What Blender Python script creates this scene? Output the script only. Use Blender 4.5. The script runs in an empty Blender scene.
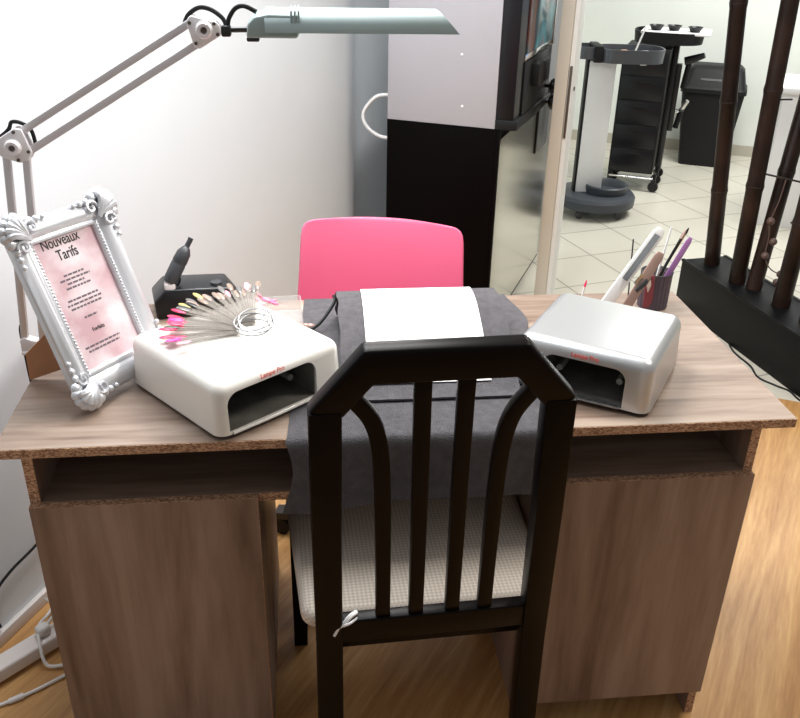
import bpy, bmesh, math, random
from mathutils import Vector, Matrix
random.seed(7)
C = bpy.context.scene.collection
PI = math.pi
def rad(a): return math.radians(a)

# ------------------------------------------------------------------ materials
def new_mat(name):
    m = bpy.data.materials.new(name); m.use_nodes = True
    nt = m.node_tree; b = nt.nodes['Principled BSDF']
    return m, nt, b
def mat(name, col, rough=.5, metal=0, noise=0, nscale=8, bump=0, bscale=200, coat=0, spec=None, emit=None, estr=0, alpha=1):
    m, nt, b = new_mat(name)
    b.inputs['Base Color'].default_value = (*col, 1)
    b.inputs['Roughness'].default_value = rough
    b.inputs['Metallic'].default_value = metal
    b.inputs['Coat Weight'].default_value = coat
    b.inputs['Alpha'].default_value = alpha
    if spec is not None: b.inputs['Specular IOR Level'].default_value = spec
    if emit: b.inputs['Emission Color'].default_value = (*emit, 1); b.inputs['Emission Strength'].default_value = estr
    tc = nt.nodes.new('ShaderNodeTexCoord')
    if noise:
        n = nt.nodes.new('ShaderNodeTexNoise'); n.inputs['Scale'].default_value = nscale; n.inputs['Detail'].default_value = 5
        nt.links.new(tc.outputs['Object'], n.inputs['Vector'])
        r = nt.nodes.new('ShaderNodeValToRGB')
        r.color_ramp.elements[0].position = .3; r.color_ramp.elements[1].position = .7
        r.color_ramp.elements[0].color = (*[c*(1-noise) for c in col], 1)
        r.color_ramp.elements[1].color = (*[min(1, c*(1+noise)) for c in col], 1)
        nt.links.new(n.outputs['Fac'], r.inputs['Fac']); nt.links.new(r.outputs['Color'], b.inputs['Base Color'])
    if bump:
        n = nt.nodes.new('ShaderNodeTexNoise'); n.inputs['Scale'].default_value = bscale; n.inputs['Detail'].default_value = 3
        nt.links.new(tc.outputs['Object'], n.inputs['Vector'])
        bp = nt.nodes.new('ShaderNodeBump'); bp.inputs['Strength'].default_value = bump; bp.inputs['Distance'].default_value = .004
        nt.links.new(n.outputs['Fac'], bp.inputs['Height']); nt.links.new(bp.outputs['Normal'], b.inputs['Normal'])
    return m
def wood(name, dark, mid, light, scale=(1, 1, 1), rough=.5, rot=(0, 0, 0), planks=None, contrast=(.3, .52, .74)):
    m, nt, b = new_mat(name); L = nt.links.new; N = nt.nodes.new
    tc = N('ShaderNodeTexCoord'); mp = N('ShaderNodeMapping')
    L(tc.outputs['Object'], mp.inputs['Vector'])
    mp.inputs['Rotation'].default_value = rot
    mp2 = N('ShaderNodeMapping'); mp2.inputs['Scale'].default_value = scale
    L(mp.outputs['Vector'], mp2.inputs['Vector'])
    n1 = N('ShaderNodeTexNoise'); n1.inputs['Scale'].default_value = 1; n1.inputs['Detail'].default_value = 7; n1.inputs['Roughness'].default_value = .6; n1.inputs['Distortion'].default_value = .6
    L(mp2.outputs['Vector'], n1.inputs['Vector'])
    mp3 = N('ShaderNodeMapping'); mp3.inputs['Scale'].default_value = tuple(s*5 for s in scale)
    L(mp.outputs['Vector'], mp3.inputs['Vector'])
    n2 = N('ShaderNodeTexNoise'); n2.inputs['Scale'].default_value = 1; n2.inputs['Detail'].default_value = 4
    L(mp3.outputs['Vector'], n2.inputs['Vector'])
    mx = N('ShaderNodeMath'); mx.operation = 'MULTIPLY_ADD'; mx.inputs[1].default_value = .25
    L(n2.outputs['Fac'], mx.inputs[0])
    m1 = N('ShaderNodeMath'); m1.operation = 'MULTIPLY'; m1.inputs[1].default_value = .75
    L(n1.outputs['Fac'], m1.inputs[0]); L(m1.outputs[0], mx.inputs[2])
    r = N('ShaderNodeValToRGB'); e = r.color_ramp.elements
    e[0].position = contrast[0]; e[0].color = (*dark, 1); e[1].position = contrast[2]; e[1].color = (*light, 1)
    k = e.new(contrast[1]); k.color = (*mid, 1)
    L(mx.outputs[0], r.inputs['Fac'])
    out = r.outputs['Color']
    if planks:
        br = N('ShaderNodeTexBrick'); br.offset = .37; br.inputs['Scale'].default_value = 1
        br.inputs['Brick Width'].default_value = planks[0]; br.inputs['Row Height'].default_value = planks[1]
        br.inputs['Mortar Size'].default_value = .0012; br.inputs['Color1'].default_value = (.86, .84, .82, 1); br.inputs['Color2'].default_value = (1.05, 1.04, 1.02, 1)
        br.inputs['Mortar'].default_value = (.45, .4, .35, 1)
        L(mp.outputs['Vector'], br.inputs['Vector'])
        mm = N('ShaderNodeMix'); mm.data_type = 'RGBA'; mm.blend_type = 'MULTIPLY'; mm.inputs[0].default_value = 1
        L(out, mm.inputs[6]); L(br.outputs['Color'], mm.inputs[7]); out = mm.outputs[2]
    L(out, b.inputs['Base Color']); b.inputs['Roughness'].default_value = rough
    return m
def chip(name):
    m, nt, b = new_mat(name); L = nt.links.new; N = nt.nodes.new
    tc = N('ShaderNodeTexCoord'); v = N('ShaderNodeTexVoronoi'); v.inputs['Scale'].default_value = 520
    mp = N('ShaderNodeMapping'); mp.inputs['Scale'].default_value = (.5, 1, 1); L(tc.outputs['Object'], mp.inputs['Vector']); L(mp.outputs['Vector'], v.inputs['Vector'])
    sp = N('ShaderNodeSeparateColor'); L(v.outputs['Color'], sp.inputs[0])
    r = N('ShaderNodeValToRGB'); e = r.color_ramp.elements
    e[0].position = .1; e[0].color = (.22, .11, .06, 1); e[1].position = .9; e[1].color = (.62, .40, .26, 1)
    k = e.new(.45); k.color = (.42, .24, .14, 1)
    L(sp.outputs[0], r.inputs['Fac']); L(r.outputs['Color'], b.inputs['Base Color']); b.inputs['Roughness'].default_value = .8
    return m
def tiles(name):
    m, nt, b = new_mat(name); L = nt.links.new; N = nt.nodes.new
    tc = N('ShaderNodeTexCoord'); mp = N('ShaderNodeMapping'); mp.inputs['Rotation'].default_value = (0, 0, rad(-15)); mp.inputs['Location'].default_value = (.05, .12, 0)
    L(tc.outputs['Object'], mp.inputs['Vector'])
    br = N('ShaderNodeTexBrick'); br.offset = 0; br.inputs['Scale'].default_value = 1; br.inputs['Brick Width'].default_value = .33; br.inputs['Row Height'].default_value = .33
    br.inputs['Mortar Size'].default_value = .0035; br.inputs['Color1'].default_value = (.60, .57, .49, 1); br.inputs['Color2'].default_value = (.66, .63, .55, 1); br.inputs['Mortar'].default_value = (.27, .25, .21, 1)
    L(mp.outputs['Vector'], br.inputs['Vector'])
    n = N('ShaderNodeTexNoise'); n.inputs['Scale'].default_value = 6; n.inputs['Detail'].default_value = 5; L(tc.outputs['Object'], n.inputs['Vector'])
    r = N('ShaderNodeValToRGB'); r.color_ramp.elements[0].color = (.88, .88, .86, 1); r.color_ramp.elements[1].color = (1, 1, 1, 1); L(n.outputs['Fac'], r.inputs['Fac'])
    mm = N('ShaderNodeMix'); mm.data_type = 'RGBA'; mm.blend_type = 'MULTIPLY'; mm.inputs[0].default_value = 1
    L(br.outputs['Color'], mm.inputs[6]); L(r.outputs['Color'], mm.inputs[7]); L(mm.outputs[2], b.inputs['Base Color'])
    b.inputs['Roughness'].default_value = .28
    return m
def glassy(name, col, fac=.4, rough=.1):
    m, nt, b = new_mat(name); L = nt.links.new; N = nt.nodes.new
    b.inputs['Base Color'].default_value = (*col, 1); b.inputs['Roughness'].default_value = rough
    t = N('ShaderNodeBsdfTransparent'); mx = N('ShaderNodeMixShader'); mx.inputs[0].default_value = fac
    L(t.outputs[0], mx.inputs[1]); L(b.outputs[0], mx.inputs[2]); L(mx.outputs[0], nt.nodes['Material Output'].inputs['Surface'])
    return m
def screen_mat(name):
    m, nt, b = new_mat(name); L = nt.links.new; N = nt.nodes.new
    tc = N('ShaderNodeTexCoord'); n = N('ShaderNodeTexNoise'); n.inputs['Scale'].default_value = 4; n.inputs['Detail'].default_value = 1; n.inputs['Distortion'].default_value = .3
    L(tc.outputs['Object'], n.inputs['Vector']); r = N('ShaderNodeValToRGB'); e = r.color_ramp.elements
    e[0].position = .32; e[0].color = (.01, .012, .016, 1); e[1].position = .72; e[1].color = (.42, .44, .45, 1)
    for p, c in ((.42, (.10, .03, .025)), (.5, (.03, .05, .06)), (.56, (.04, .20, .22)), (.61, (.16, .17, .19))):
        k = e.new(p); k.color = (*c, 1)
    L(n.outputs['Fac'], r.inputs['Fac']); L(r.outputs['Color'], b.inputs['Emission Color']); b.inputs['Emission Strength'].default_value = .55
    b.inputs['Base Color'].default_value = (.02, .02, .02, 1); b.inputs['Roughness'].default_value = .15
    return m
def paper_pink(name):
    m, nt, b = new_mat(name); L = nt.links.new; N = nt.nodes.new
    tc = N('ShaderNodeTexCoord'); n = N('ShaderNodeTexNoise'); n.inputs['Scale'].default_value = 13; n.inputs['Detail'].default_value = 6
    L(tc.outputs['Object'], n.inputs['Vector']); r = N('ShaderNodeValToRGB'); e = r.color_ramp.elements
    e[0].position = .38; e[0].color = (.56, .36, .39, 1); e[1].position = .66; e[1].color = (.80, .70, .72, 1)
    L(n.outputs['Fac'], r.inputs['Fac']); L(r.outputs['Color'], b.inputs['Base Color']); b.inputs['Roughness'].default_value = .35
    return m
def weave(name):
    m, nt, b = new_mat(name); L = nt.links.new; N = nt.nodes.new
    tc = N('ShaderNodeTexCoord'); mp = N('ShaderNodeMapping'); mp.inputs['Rotation'].default_value = (0, 0, rad(45)); L(tc.outputs['Object'], mp.inputs['Vector'])
    ck = N('ShaderNodeTexChecker'); ck.inputs['Scale'].default_value = 190; ck.inputs['Color1'].default_value = (.74, .66, .58, 1); ck.inputs['Color2'].default_value = (.56, .49, .42, 1)
    L(mp.outputs['Vector'], ck.inputs['Vector']); L(ck.outputs['Color'], b.inputs['Base Color']); b.inputs['Roughness'].default_value = .85
    return m

M = {}
M['wall'] = mat('white_paint', (.755, .805, .845), .75, noise=.02, nscale=3)
M['wall_rear'] = mat('rear_white_paint', (.74, .77, .73), .7, noise=.03, nscale=3)
M['skirting'] = mat('skirting_paint', (.72, .66, .63), .5)
M['rear_skirting'] = mat('rear_skirting_tile', (.46, .43, .36), .4)
M['oak'] = wood('oak_laminate_floor', (.34, .155, .045), (.52, .285, .105), (.68, .43, .19), (34, 2.6, 5), .36, (0, 0, rad(33)), None)
M['tile'] = tiles('cream_floor_tile')
M['desk_x'] = wood('grey_oak_laminate_lengthwise', (.15, .098, .071), (.265, .190, .145), (.36, .282, .226), (1.6, 17, 17), .42, contrast=(.36, .5, .64))
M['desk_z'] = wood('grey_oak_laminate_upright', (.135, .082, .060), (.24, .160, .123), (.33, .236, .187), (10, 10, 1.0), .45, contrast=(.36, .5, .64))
M['chip'] = chip('raw_chipboard_edge')
M['blackwood'] = mat('black_brown_lacquer', (.0034, .0019, .0019), .32, noise=.15, spec=.10)
M['seat'] = weave('beige_woven_upholstery')
M['pink'] = mat('glossy_pink_plastic', (.82, .145, .27), .3, spec=.5)
M['blackmetal'] = mat('black_metal', (.012, .012, .013), .35)
M['black'] = mat('black_plastic', (.008, .008, .009), .55, spec=.25)
M['blackgloss'] = mat('glossy_black_plastic', (.007, .007, .009), .3, spec=.35)
M['darkgrey'] = mat('dark_grey_plastic', (.035, .037, .042), .45)
M['slate'] = mat('slate_grey_plastic', (.040, .047, .058), .45)
M['trayfilm'] = mat('pale_grey_plastic', (.075, .082, .095), .35)
M['whitegloss'] = mat('glossy_white_plastic', (.83, .80, .75), .22, spec=.5)
M['white'] = mat('white_plastic', (.80, .80, .80), .4)
M['silver'] = mat('brushed_silver_paint', (.66, .67, .68), .34, metal=.85)
M['silverside'] = M['silver']
M['chamber'] = mat('grey_chamber_lining', (.22, .21, .19), .28, metal=.4, noise=.3, nscale=20)
M['tube'] = mat('frosted_lamp_tube', (.30, .30, .28), .25)
M['redprint'] = mat('red_print', (.75, .12, .10), .5)
M['towel'] = mat('charcoal_terry', (.105, .100, .108), .95, noise=.16, nscale=60, bump=.7, bscale=520, spec=.1)
M['paper'] = mat('white_paper', (.88, .88, .88), .6)
M['alu'] = mat('satin_aluminium', (.62, .59, .60), .38, metal=.35)
M['joint'] = mat('pearl_joint_plastic', (.74, .70, .71), .35, metal=.1)
M['shade'] = mat('mint_grey_shade', (.27, .335, .33), .5, metal=.1)
M['tubeon'] = mat('glowing_tube', (.9, .9, .9), .3, emit=(1, .97, .93), estr=6)
M['frame'] = mat('silver_white_paint', (.66, .67, .70), .32, metal=.45)
M['frameside'] = mat('silver_side_paint', (.42, .42, .44), .35, metal=.5)
M['print'] = paper_pink('marbled_pink_paper')
M['ink'] = mat('grey_ink', (.02, .016, .018), .6)
M['inklight'] = mat('pale_ink', (.13, .10, .12), .6)
M['mdf'] = mat('brown_fibreboard', (.42, .20, .10), .6, noise=.06)
M['machineside'] = mat('pale_grey_panel', (.40, .395, .43), .5)
M['cabinet'] = mat('black_laminate', (.0022, .0014, .0014), .5, spec=.05)
M['mirror'] = mat('polished_metal_front', (.62, .60, .54), .17, metal=1)
M['screen'] = screen_mat('lit_display')
M['door'] = mat('cream_door_edge', (.58, .53, .45), .5)
M['doorface'] = mat('white_door_face', (.76, .76, .74), .45)
M['brass'] = mat('dark_lock_plate', (.12, .10, .08), .4, metal=.6)
M['bamboo'] = mat('dark_stained_bamboo', (.020, .010, .007), .4, noise=.85, nscale=5, spec=.25)
M['bambooring'] = mat('bamboo_node', (.012, .008, .006), .5)
M['planter'] = mat('black_box_paint', (.004, .004, .0045), .5, noise=.3, nscale=20, spec=.15)
M['bead'] = mat('brown_bead', (.10, .06, .05), .5)
M['cord'] = mat('white_cord', (.72, .70, .68), .5)
M['chrome'] = mat('chrome', (.7, .7, .7), .15, metal=1)
M['clear'] = glassy('clear_plastic', (.27, .24, .21), .40, .25)
M['clearbox'] = glassy('clear_box_plastic', (.85, .85, .85), .25, .08)
M['mesh'] = glassy('smoky_mesh', (.13, .10, .13), .72, .4)
M['skin'] = mat('peach_sponge', (.62, .36, .24), .8)
def lac(n, c): return mat(n, c, .2)
LAC = dict(pink=lac('pink_lacquer', (.85, .22, .38)), magenta=lac('magenta_lacquer', (.78, .06, .35)), coral=lac('coral_lacquer', (.82, .05, .14)), red=lac('red_lacquer', (.78, .03, .12)),
           olive=lac('olive_lacquer', (.07, .07, .05)), beige=lac('beige_lacquer', (.26, .19, .15)), yellow=lac('yellow_lacquer', (.45, .38, .14)), grey=lac('grey_lacquer', (.15, .14, .135)),
           nude=lac('nude_lacquer', (.36, .24, .20)), black=lac('black_lacquer', (.02, .02, .02)), cream=lac('cream_lacquer', (.8, .76, .68)), rose=lac('rose_lacquer', (.82, .36, .45)), purple=lac('purple_lacquer', (.34, .16, .38)))

# ------------------------------------------------------------------ mesh helpers
def BM(): return bmesh.new()
def merge(bm, t, mtx=None):
    if mtx is not None: bmesh.ops.transform(t, matrix=mtx, verts=t.verts)
    me = bpy.data.meshes.new('t'); t.to_mesh(me); t.free(); bm.from_mesh(me); bpy.data.meshes.remove(me)
def bev_all(t, b, seg=2, ang=30):
    t.normal_update()
    ed = [e for e in t.edges if len(e.link_faces) == 2 and e.calc_face_angle(0) > rad(ang)]
    if ed and b > 0: bmesh.ops.bevel(t, geom=ed, offset=b, segments=seg, profile=.5, affect='EDGES', clamp_overlap=True)
def box(bm, c, s, bev=0, seg=2, mtx=None, rot=None):
    t = BM(); bmesh.ops.create_cube(t, size=1)
    bmesh.ops.scale(t, vec=s, verts=t.verts)
    if bev: bev_all(t, bev, seg)
    X = Matrix.Translation(c)
    if rot is not None: X = X @ rot
    if mtx is not None: X = mtx @ X
    merge(bm, t, X); return bm
def bounds(bm, a, b, bev=0, seg=2, mtx=None):
    a = Vector(a); b = Vector(b); return box(bm, (a+b)/2, tuple(abs(x) for x in (b-a)), bev, seg, mtx)
def smooth_pts(pts, sub=6, closed=False):
    P = [Vector(p) for p in pts]; n = len(P); out = []
    rng = range(n if closed else n-1)
    for i in rng:
        p0 = P[(i-1) % n] if (closed or i > 0) else P[0]*2-P[1]; p1 = P[i]; p2 = P[(i+1) % n]
        p3 = P[(i+2) % n] if (closed or i+2 < n) else P[-1]*2-P[-2]
        for k in range(sub):
            t = k/sub
            out.append(.5*((2*p1)+(p2-p0)*t+(2*p0-5*p1+4*p2-p3)*t*t+(3*p1-p0-3*p2+p3)*t**3))
    if not closed: out.append(P[-1])
    return out
def tube(bm, pts, r, n=8, sub=0, closed=False):
    P = smooth_pts(pts, sub, closed) if sub else [Vector(p) for p in pts]
    R = r if isinstance(r, (list, tuple)) else None
    N = len(P); rings = []; up = None
    for i, p in enumerate(P):
        a = P[(i-1) % N] if (closed or i > 0) else p; b = P[(i+1) % N] if (closed or i < N-1) else p
        d = (b-a).normalized()
        if up is None:
            up = d.orthogonal().normalized()
        up = (up-d*up.dot(d))
        if up.length < 1e-6: up = d.orthogonal()
        up.normalize(); sd = d.cross(up)
        rr = R[min(len(R)-1, int(round(i*(len(R)-1)/max(1, N-1))))] if R else r
        rings.append([bm.verts.new(p+(up*math.cos(2*PI*k/n)+sd*math.sin(2*PI*k/n))*rr) for k in range(n)])
    for i in range(N if closed else N-1):
        A = rings[i]; B = rings[(i+1) % N]
        for k in range(n): bm.faces.new((A[k], A[(k+1) % n], B[(k+1) % n], B[k]))
    if not closed:
        bm.faces.new(rings[0][::-1]); bm.faces.new(rings[-1])
    return bm
def lathe(bm, prof, n=28, mtx=None, sx=1, sy=1):
    t = BM(); rings = []
    for r, z in prof: rings.append([t.verts.new((r*sx*math.cos(2*PI*k/n), r*sy*math.sin(2*PI*k/n), z)) for k in range(n)])
    for A, B in zip(rings, rings[1:]):
        for k in range(n): t.faces.new((A[k], A[(k+1) % n], B[(k+1) % n], B[k]))
    t.faces.new(rings[0][::-1]); t.faces.new(rings[-1])
    bmesh.ops.remove_doubles(t, verts=t.verts, dist=1e-6)
    merge(bm, t, mtx); return bm
def prism(bm, poly, z0, z1, bev=0, seg=2, mtx=None):
    t = BM(); A = [t.verts.new((x, y, z0)) for x, y in poly]; B = [t.verts.new((x, y, z1)) for x, y in poly]; n = len(poly)
    t.faces.new(A[::-1]); t.faces.new(B)
    for k in range(n): t.faces.new((A[k], A[(k+1) % n], B[(k+1) % n], B[k]))
    bmesh.ops.recalc_face_normals(t, faces=t.faces)
    if bev: bev_all(t, bev, seg)
    merge(bm, t, mtx); return bm
def sphere(bm, c, r, s=(1, 1, 1), u=12, v=8, rot=None):
    t = BM(); bmesh.ops.create_uvsphere(t, u_segments=u, v_segments=v, radius=r)
    X = Matrix.Translation(c)
    if rot is not None: X = X @ rot
    merge(bm, t, X @ Matrix.Diagonal((*s, 1))); return bm
def strip(bm, path, half, thick, side):
    """flat bar along a path: rectangle section, half width along 'side' vector, thickness across"""
    P = [Vector(p) for p in path]; rings = []; sd = Vector(side).normalized()
    for i, p in enumerate(P):
        d = (P[min(i+1, len(P)-1)]-P[max(i-1, 0)]).normalized(); nrm = d.cross(sd).normalized()
        w = half[i] if isinstance(half, (list, tuple)) else half
        rings.append([bm.verts.new(p+nrm*a*w+sd*b*thick) for a, b in ((1, 1), (-1, 1), (-1, -1), (1, -1))])
    for A, B in zip(rings, rings[1:]):
        for k in range(4): bm.faces.new((A[k], A[(k+1) % 4], B[(k+1) % 4], B[k]))
    bm.faces.new(rings[0][::-1]); bm.faces.new(rings[-1]); return bm
def axis_mtx(a, b):
    """matrix taking z axis to the segment a->b with origin at a"""
    a = Vector(a); d = Vector(b)-a
    return Matrix.Translation(a) @ d.to_track_quat('Z', 'Y').to_matrix().to_4x4()

MW = {}
def finish(bm, name, m, flat=False, ang=38):
    bmesh.ops.recalc_face_normals(bm, faces=bm.faces)
    me = bpy.data.meshes.new(name); bm.to_mesh(me); bm.free()
    if not flat:
        me.shade_smooth(); me.set_sharp_from_angle(angle=rad(ang))
    me.materials.append(M[m] if isinstance(m, str) else m)
    o = bpy.data.objects.new(name, me); C.objects.link(o); return o
def tag(o, label=None, cat=None, group=None, kind=None):
    if label: o['label'] = label
    if cat: o['category'] = cat
    if group: o['group'] = group
    if kind: o['kind'] = kind
    return o
def thing(name, label, cat, loc=(0, 0, 0), rotz=0, group=None, mtx=None):
    o = bpy.data.objects.new(name, None); C.objects.link(o); o.empty_display_size = .05
    X = mtx if mtx is not None else Matrix.Translation(loc) @ Matrix.Rotation(rotz, 4, 'Z')
    o.matrix_world = X; MW[o.name] = X.copy()
    return tag(o, label, cat, group)
def part(parent, name, bm, m, label=None, world=False, **k):
    if world: bmesh.ops.transform(bm, matrix=MW[parent.name].inverted(), verts=bm.verts)
    o = finish(bm, name, m, **k); o.parent = parent
    MW[o.name] = MW[parent.name]
    if label: o['label'] = label
    return o
def solo(name, bm, m, label, cat, loc=None, group=None, kind=None, **k):
    """a thing that is one mesh; built in world coordinates, origin moved to loc"""
    if loc is not None: bmesh.ops.translate(bm, vec=-Vector(loc), verts=bm.verts)
    o = finish(bm, name, m, **k)
    if loc is not None: o.location = loc
    MW[o.name] = Matrix.Translation(loc) if loc is not None else Matrix.Identity(4)
    return tag(o, label, cat, group, kind)
def structure(name, bm, m, label=None, cat='structure', **k):
    o = finish(bm, name, m, **k); MW[o.name] = Matrix.Identity(4)
    return tag(o, label, cat, kind='structure')
def boolean(o, cutters):
    for c in cutters:
        md = o.modifiers.new('b', 'BOOLEAN'); md.object = c; md.operation = 'DIFFERENCE'; md.solver = 'EXACT'
    bpy.context.view_layer.update()
    dg = bpy.context.evaluated_depsgraph_get()
    me = bpy.data.meshes.new_from_object(o.evaluated_get(dg)); old = o.data; o.modifiers.clear(); o.data = me
    me.shade_smooth(); me.set_sharp_from_angle(angle=rad(38))
    for c in cutters: bpy.data.objects.remove(c, do_unlink=True)
def lettering(parent, name, text, size, m, pos, rot=None, align='CENTER', font_scale=1, ext=.0003):
    cu = bpy.data.curves.new('txt', 'FONT'); cu.body = text; cu.size = size; cu.align_x = align; cu.extrude = ext; cu.offset = size*.012
    t = bpy.data.objects.new('txt', cu); C.objects.link(t); bpy.context.view_layer.update()
    me = bpy.data.meshes.new_from_object(t.evaluated_get(bpy.context.evaluated_depsgraph_get()))
    bpy.data.objects.remove(t, do_unlink=True)
    X = Matrix.Translation(pos) @ (rot if rot is not None else Matrix.Identity(4)) @ Matrix.Diagonal((font_scale, 1, 1, 1))
    me.transform(X); me.materials.clear(); me.materials.append(M[m])
    o = bpy.data.objects.new(name, me); C.objects.link(o); o.parent = parent; return o

# room axes: A runs away along the left wall, B runs right along the back walls
PH = rad(26)
A = Vector((math.sin(PH), math.cos(PH), 0)); B = Vector((math.cos(PH), -math.sin(PH), 0)); UP = Vector((0, 0, 1))
def fr(o): return Matrix(((B.x, A.x, 0, o[0]), (B.y, A.y, 0, o[1]), (0, 0, 1, o[2] if len(o) > 2 else 0), (0, 0, 0, 1)))

# ------------------------------------------------------------------ the room
# timber floor in front of the threshold, tiles beyond it
T0 = Vector((2.185, 1.312, 0))
F = fr(T0)
structure('floor', bounds(BM(), (-3.2, -4.2, -.05), (3.0, 0, 0), mtx=F), 'oak', 'warm oak laminate floor under the desk and chair', 'floor')
structure('floor_tiles', bounds(BM(), (-3.2, 0.0, -.05), (4.2, 4.9, 0), mtx=F), 'tile', 'cream ceramic tile floor laid diagonally in the back room', 'floor')
WE = Vector((.706, 2.263, 0))           # end of the main left wall
W = fr(WE)
structure('wall_left', bounds(BM(), (-.12, -4.2, 0), (0, 0, 2.6), mtx=W), 'wall', 'bright white painted wall left of the desk', 'wall')
structure('wall_left_recess', bounds(BM(), (-.20, 0, 0), (-.09, 1.35, 2.6), mtx=W), 'wall', 'shaded set-back white wall beside the coffee machine', 'wall')
MC = Vector((1.206, 1.843, 0))          # near right foot of the machine cabinet
K = fr(MC)
structure('wall_back', bounds(BM(), (-.75, 1.12, 0), (.02, 1.2, 2.6), mtx=K), 'wall', 'white wall behind the coffee machine', 'wall')
R = fr(Vector((3.6, 4.76, 0)))
structure('wall_rear', bounds(BM(), (-2.0, 0, 0), (3.0, .1, 2.6), mtx=R), 'wall_rear', 'pale greenish white wall at the end of the back room', 'wall')
structure('wall_rear_left', bounds(BM(), (-2.0, -2.0, 0), (-1.9, 0.0, 2.6), mtx=R), 'wall_rear', 'white side wall of the back room behind the trolley', 'wall')
structure('baseboard_rear', bounds(BM(), (-1.9, -.015, 0), (3.0, 0, .075), mtx=R), 'rear_skirting', 'low tiled skirting along the back room wall', 'baseboard')
structure('baseboard_left', bounds(BM(), (0, -4.2, 0), (.014, -.02, .035), .003, mtx=W), 'skirting', 'thin pale skirting along the left wall', 'baseboard')

# cream door frame post with its lock plate
d = thing('door_1', 'cream door frame post with dark lock plate beside the coffee machine', 'door frame', mtx=fr(Vector((1.466, 2.113, 0)))); d['kind'] = 'structure'
part(d, 'frame_post', bounds(BM(), (0, 0, 0), (.048, .13, 2.5), .002), 'door')
part(d, 'frame_stop', bounds(BM(), (.048, .012, 0), (.066, .13, 2.5), .001), 'doorface', 'pale inner stop of the frame')
part(d, 'lock_plate', bounds(BM(), (.052, .006, .75), (.061, .0125, 1.02), .0005), 'brass', 'dark metal lock plate')
kb = BM(); lathe(kb, [(.0, 0), (.008, 0), (.008, .003), (0, .003)], 12, Matrix.Translation((.066, .06, .93)) @ Matrix.Rotation(PI/2, 4, 'Y')); part(d, 'keyhole', kb, 'black')

# ------------------------------------------------------------------ the desk
WD, DD, H, T = 1.355, .5724, .75, .018
desk = thing('desk', 'grey-brown wood-effect desk with open shelf compartments and raw chipboard edges', 'desk')
part(desk, 'tabletop', bounds(BM(), (0, .0015, H-T), (WD, DD, H)), 'desk_x', 'wood-effect laminate worktop')
eb = BM(); bounds(eb, (0, 0, H-T+.0008), (WD, .0015, H-.0008)); part(desk, 'edge_strip', eb, 'chip', 'raw speckled chipboard front edge')
OL, OR, INS = .034, WD-.048, .02
for nm, x0, x1 in (('side_panel', OL, OL+T), ('side_panel', OR-T, OR), ('inner_panel', .394, .394+T), ('inner_panel', .918, .918+T)):
    z1 = H-T if nm == 'side_panel' else .613
    p = part(desk, nm, bounds(BM(), (x0, INS+.0012, 0), (x1, .555, z1)), 'desk_z')
    part(p, 'edge_strip', bounds(BM(), (x0+.0006, INS, 0), (x1-.0006, INS+.0012, z1)), 'chip', 'raw speckled chipboard edge')
sh = part(desk, 'shelf', bounds(BM(), (OL+T, INS+.0012, .613), (OR-T, .53, .631)), 'desk_x')
part(sh, 'edge_strip', bounds(BM(), (OL+T, INS, .614), (OR-T, INS+.0012, .630)), 'chip', 'raw speckled chipboard edge')
part(desk, 'back_panel', bounds(BM(), (OL+T, .53, .30), (OR-T, .548, H-T)), 'desk_x')
for x0, x1 in ((OL-.0, .400), (.936, OR)):
    f_ = part(desk, 'front_panel', bounds(BM(), (x0+.001, INS-.014, .077), (x1+.012 if x0 < .5 else x1-.001, INS, .6295)), 'desk_z')
    e_ = BM()
    bounds(e_, (x0+.001, INS-.0137, .6295), ((x1+.012 if x0 < .5 else x1-.001), INS-.0003, .6305))
    xx = (x1+.012, x1+.013) if x0 < .5 else (x0, x0+.001)
    bounds(e_, (xx[0], INS-.0137, .072), (xx[1], INS-.0003, .6295))
    part(f_, 'edge_strip', e_, 'chip', 'raw chipboard edge of the panel')

# ------------------------------------------------------------------ dark dining chair in front
yaw = rad(2.4)
chair = thing('dining_chair', 'dark brown-black slatted dining chair pulled up to the desk front', 'chair', (.692, 0, 0), yaw)
LEAN = rad(10)
def bp(u, v, w=0):   # back plane -> chair coordinates
    return Vector((u-.001-.038*(v-.05), -.15-v*math.sin(LEAN)+w*math.cos(LEAN), .45+v*math.cos(LEAN)+w*math.sin(LEAN)))
def back_prism(poly, w0, w1, bev):
    t = BM(); prism(t, poly, w0, w1, bev, 3)
    for vv in t.verts: vv.co = bp(vv.co.x, vv.co.y, vv.co.z)
    return t
cb = back_prism([(-.180, .512), (-.106, .606), (.106, .606), (.180, .512), (.136, .500), (.094, .553), (-.094, .553), (-.136, .500)], -.014, .014, .005)
part(chair, 'crest_rail', cb, 'blackwood')
part(chair, 'lower_rail', back_prism([(-.155, .012), (.155, .012), (.155, .066), (-.155, .066)], -.011, .011, .003), 'blackwood')
for s in (-1, 1):
    lb = BM()
    prev = None
    secs = []
    for v, uo, ui in ((.512, .180, .136), (.30, .187, .1435), (.06, .193, .150), (-.02, .195, .152)):
        secs.append([bp(s*uo, v, -.016), bp(s*ui, v, -.016), bp(s*ui, v, .016), bp(s*uo, v, .016)])
    base = secs[-1]
    for z, dx, dy in ((.25, .001, -.002), (0, .003, -.012)):
        secs.append([Vector((p.x+s*dx, p.y+dy, z)) for p in base])
    rings = [[lb.verts.new(p) for p in sec] for sec in secs]
    for Ra, Rb in zip(rings, rings[1:]):
        for k in range(4): lb.faces.new((Ra[k], Ra[(k+1) % 4], Rb[(k+1) % 4], Rb[k]))
    lb.faces.new(rings[0]); lb.faces.new(rings[-1][::-1]); bmesh.ops.recalc_face_normals(lb, faces=lb.faces)
    bev_all(lb, .004, 2, 50)
    part(chair, 'rear_leg', lb, 'blackwood')
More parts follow.
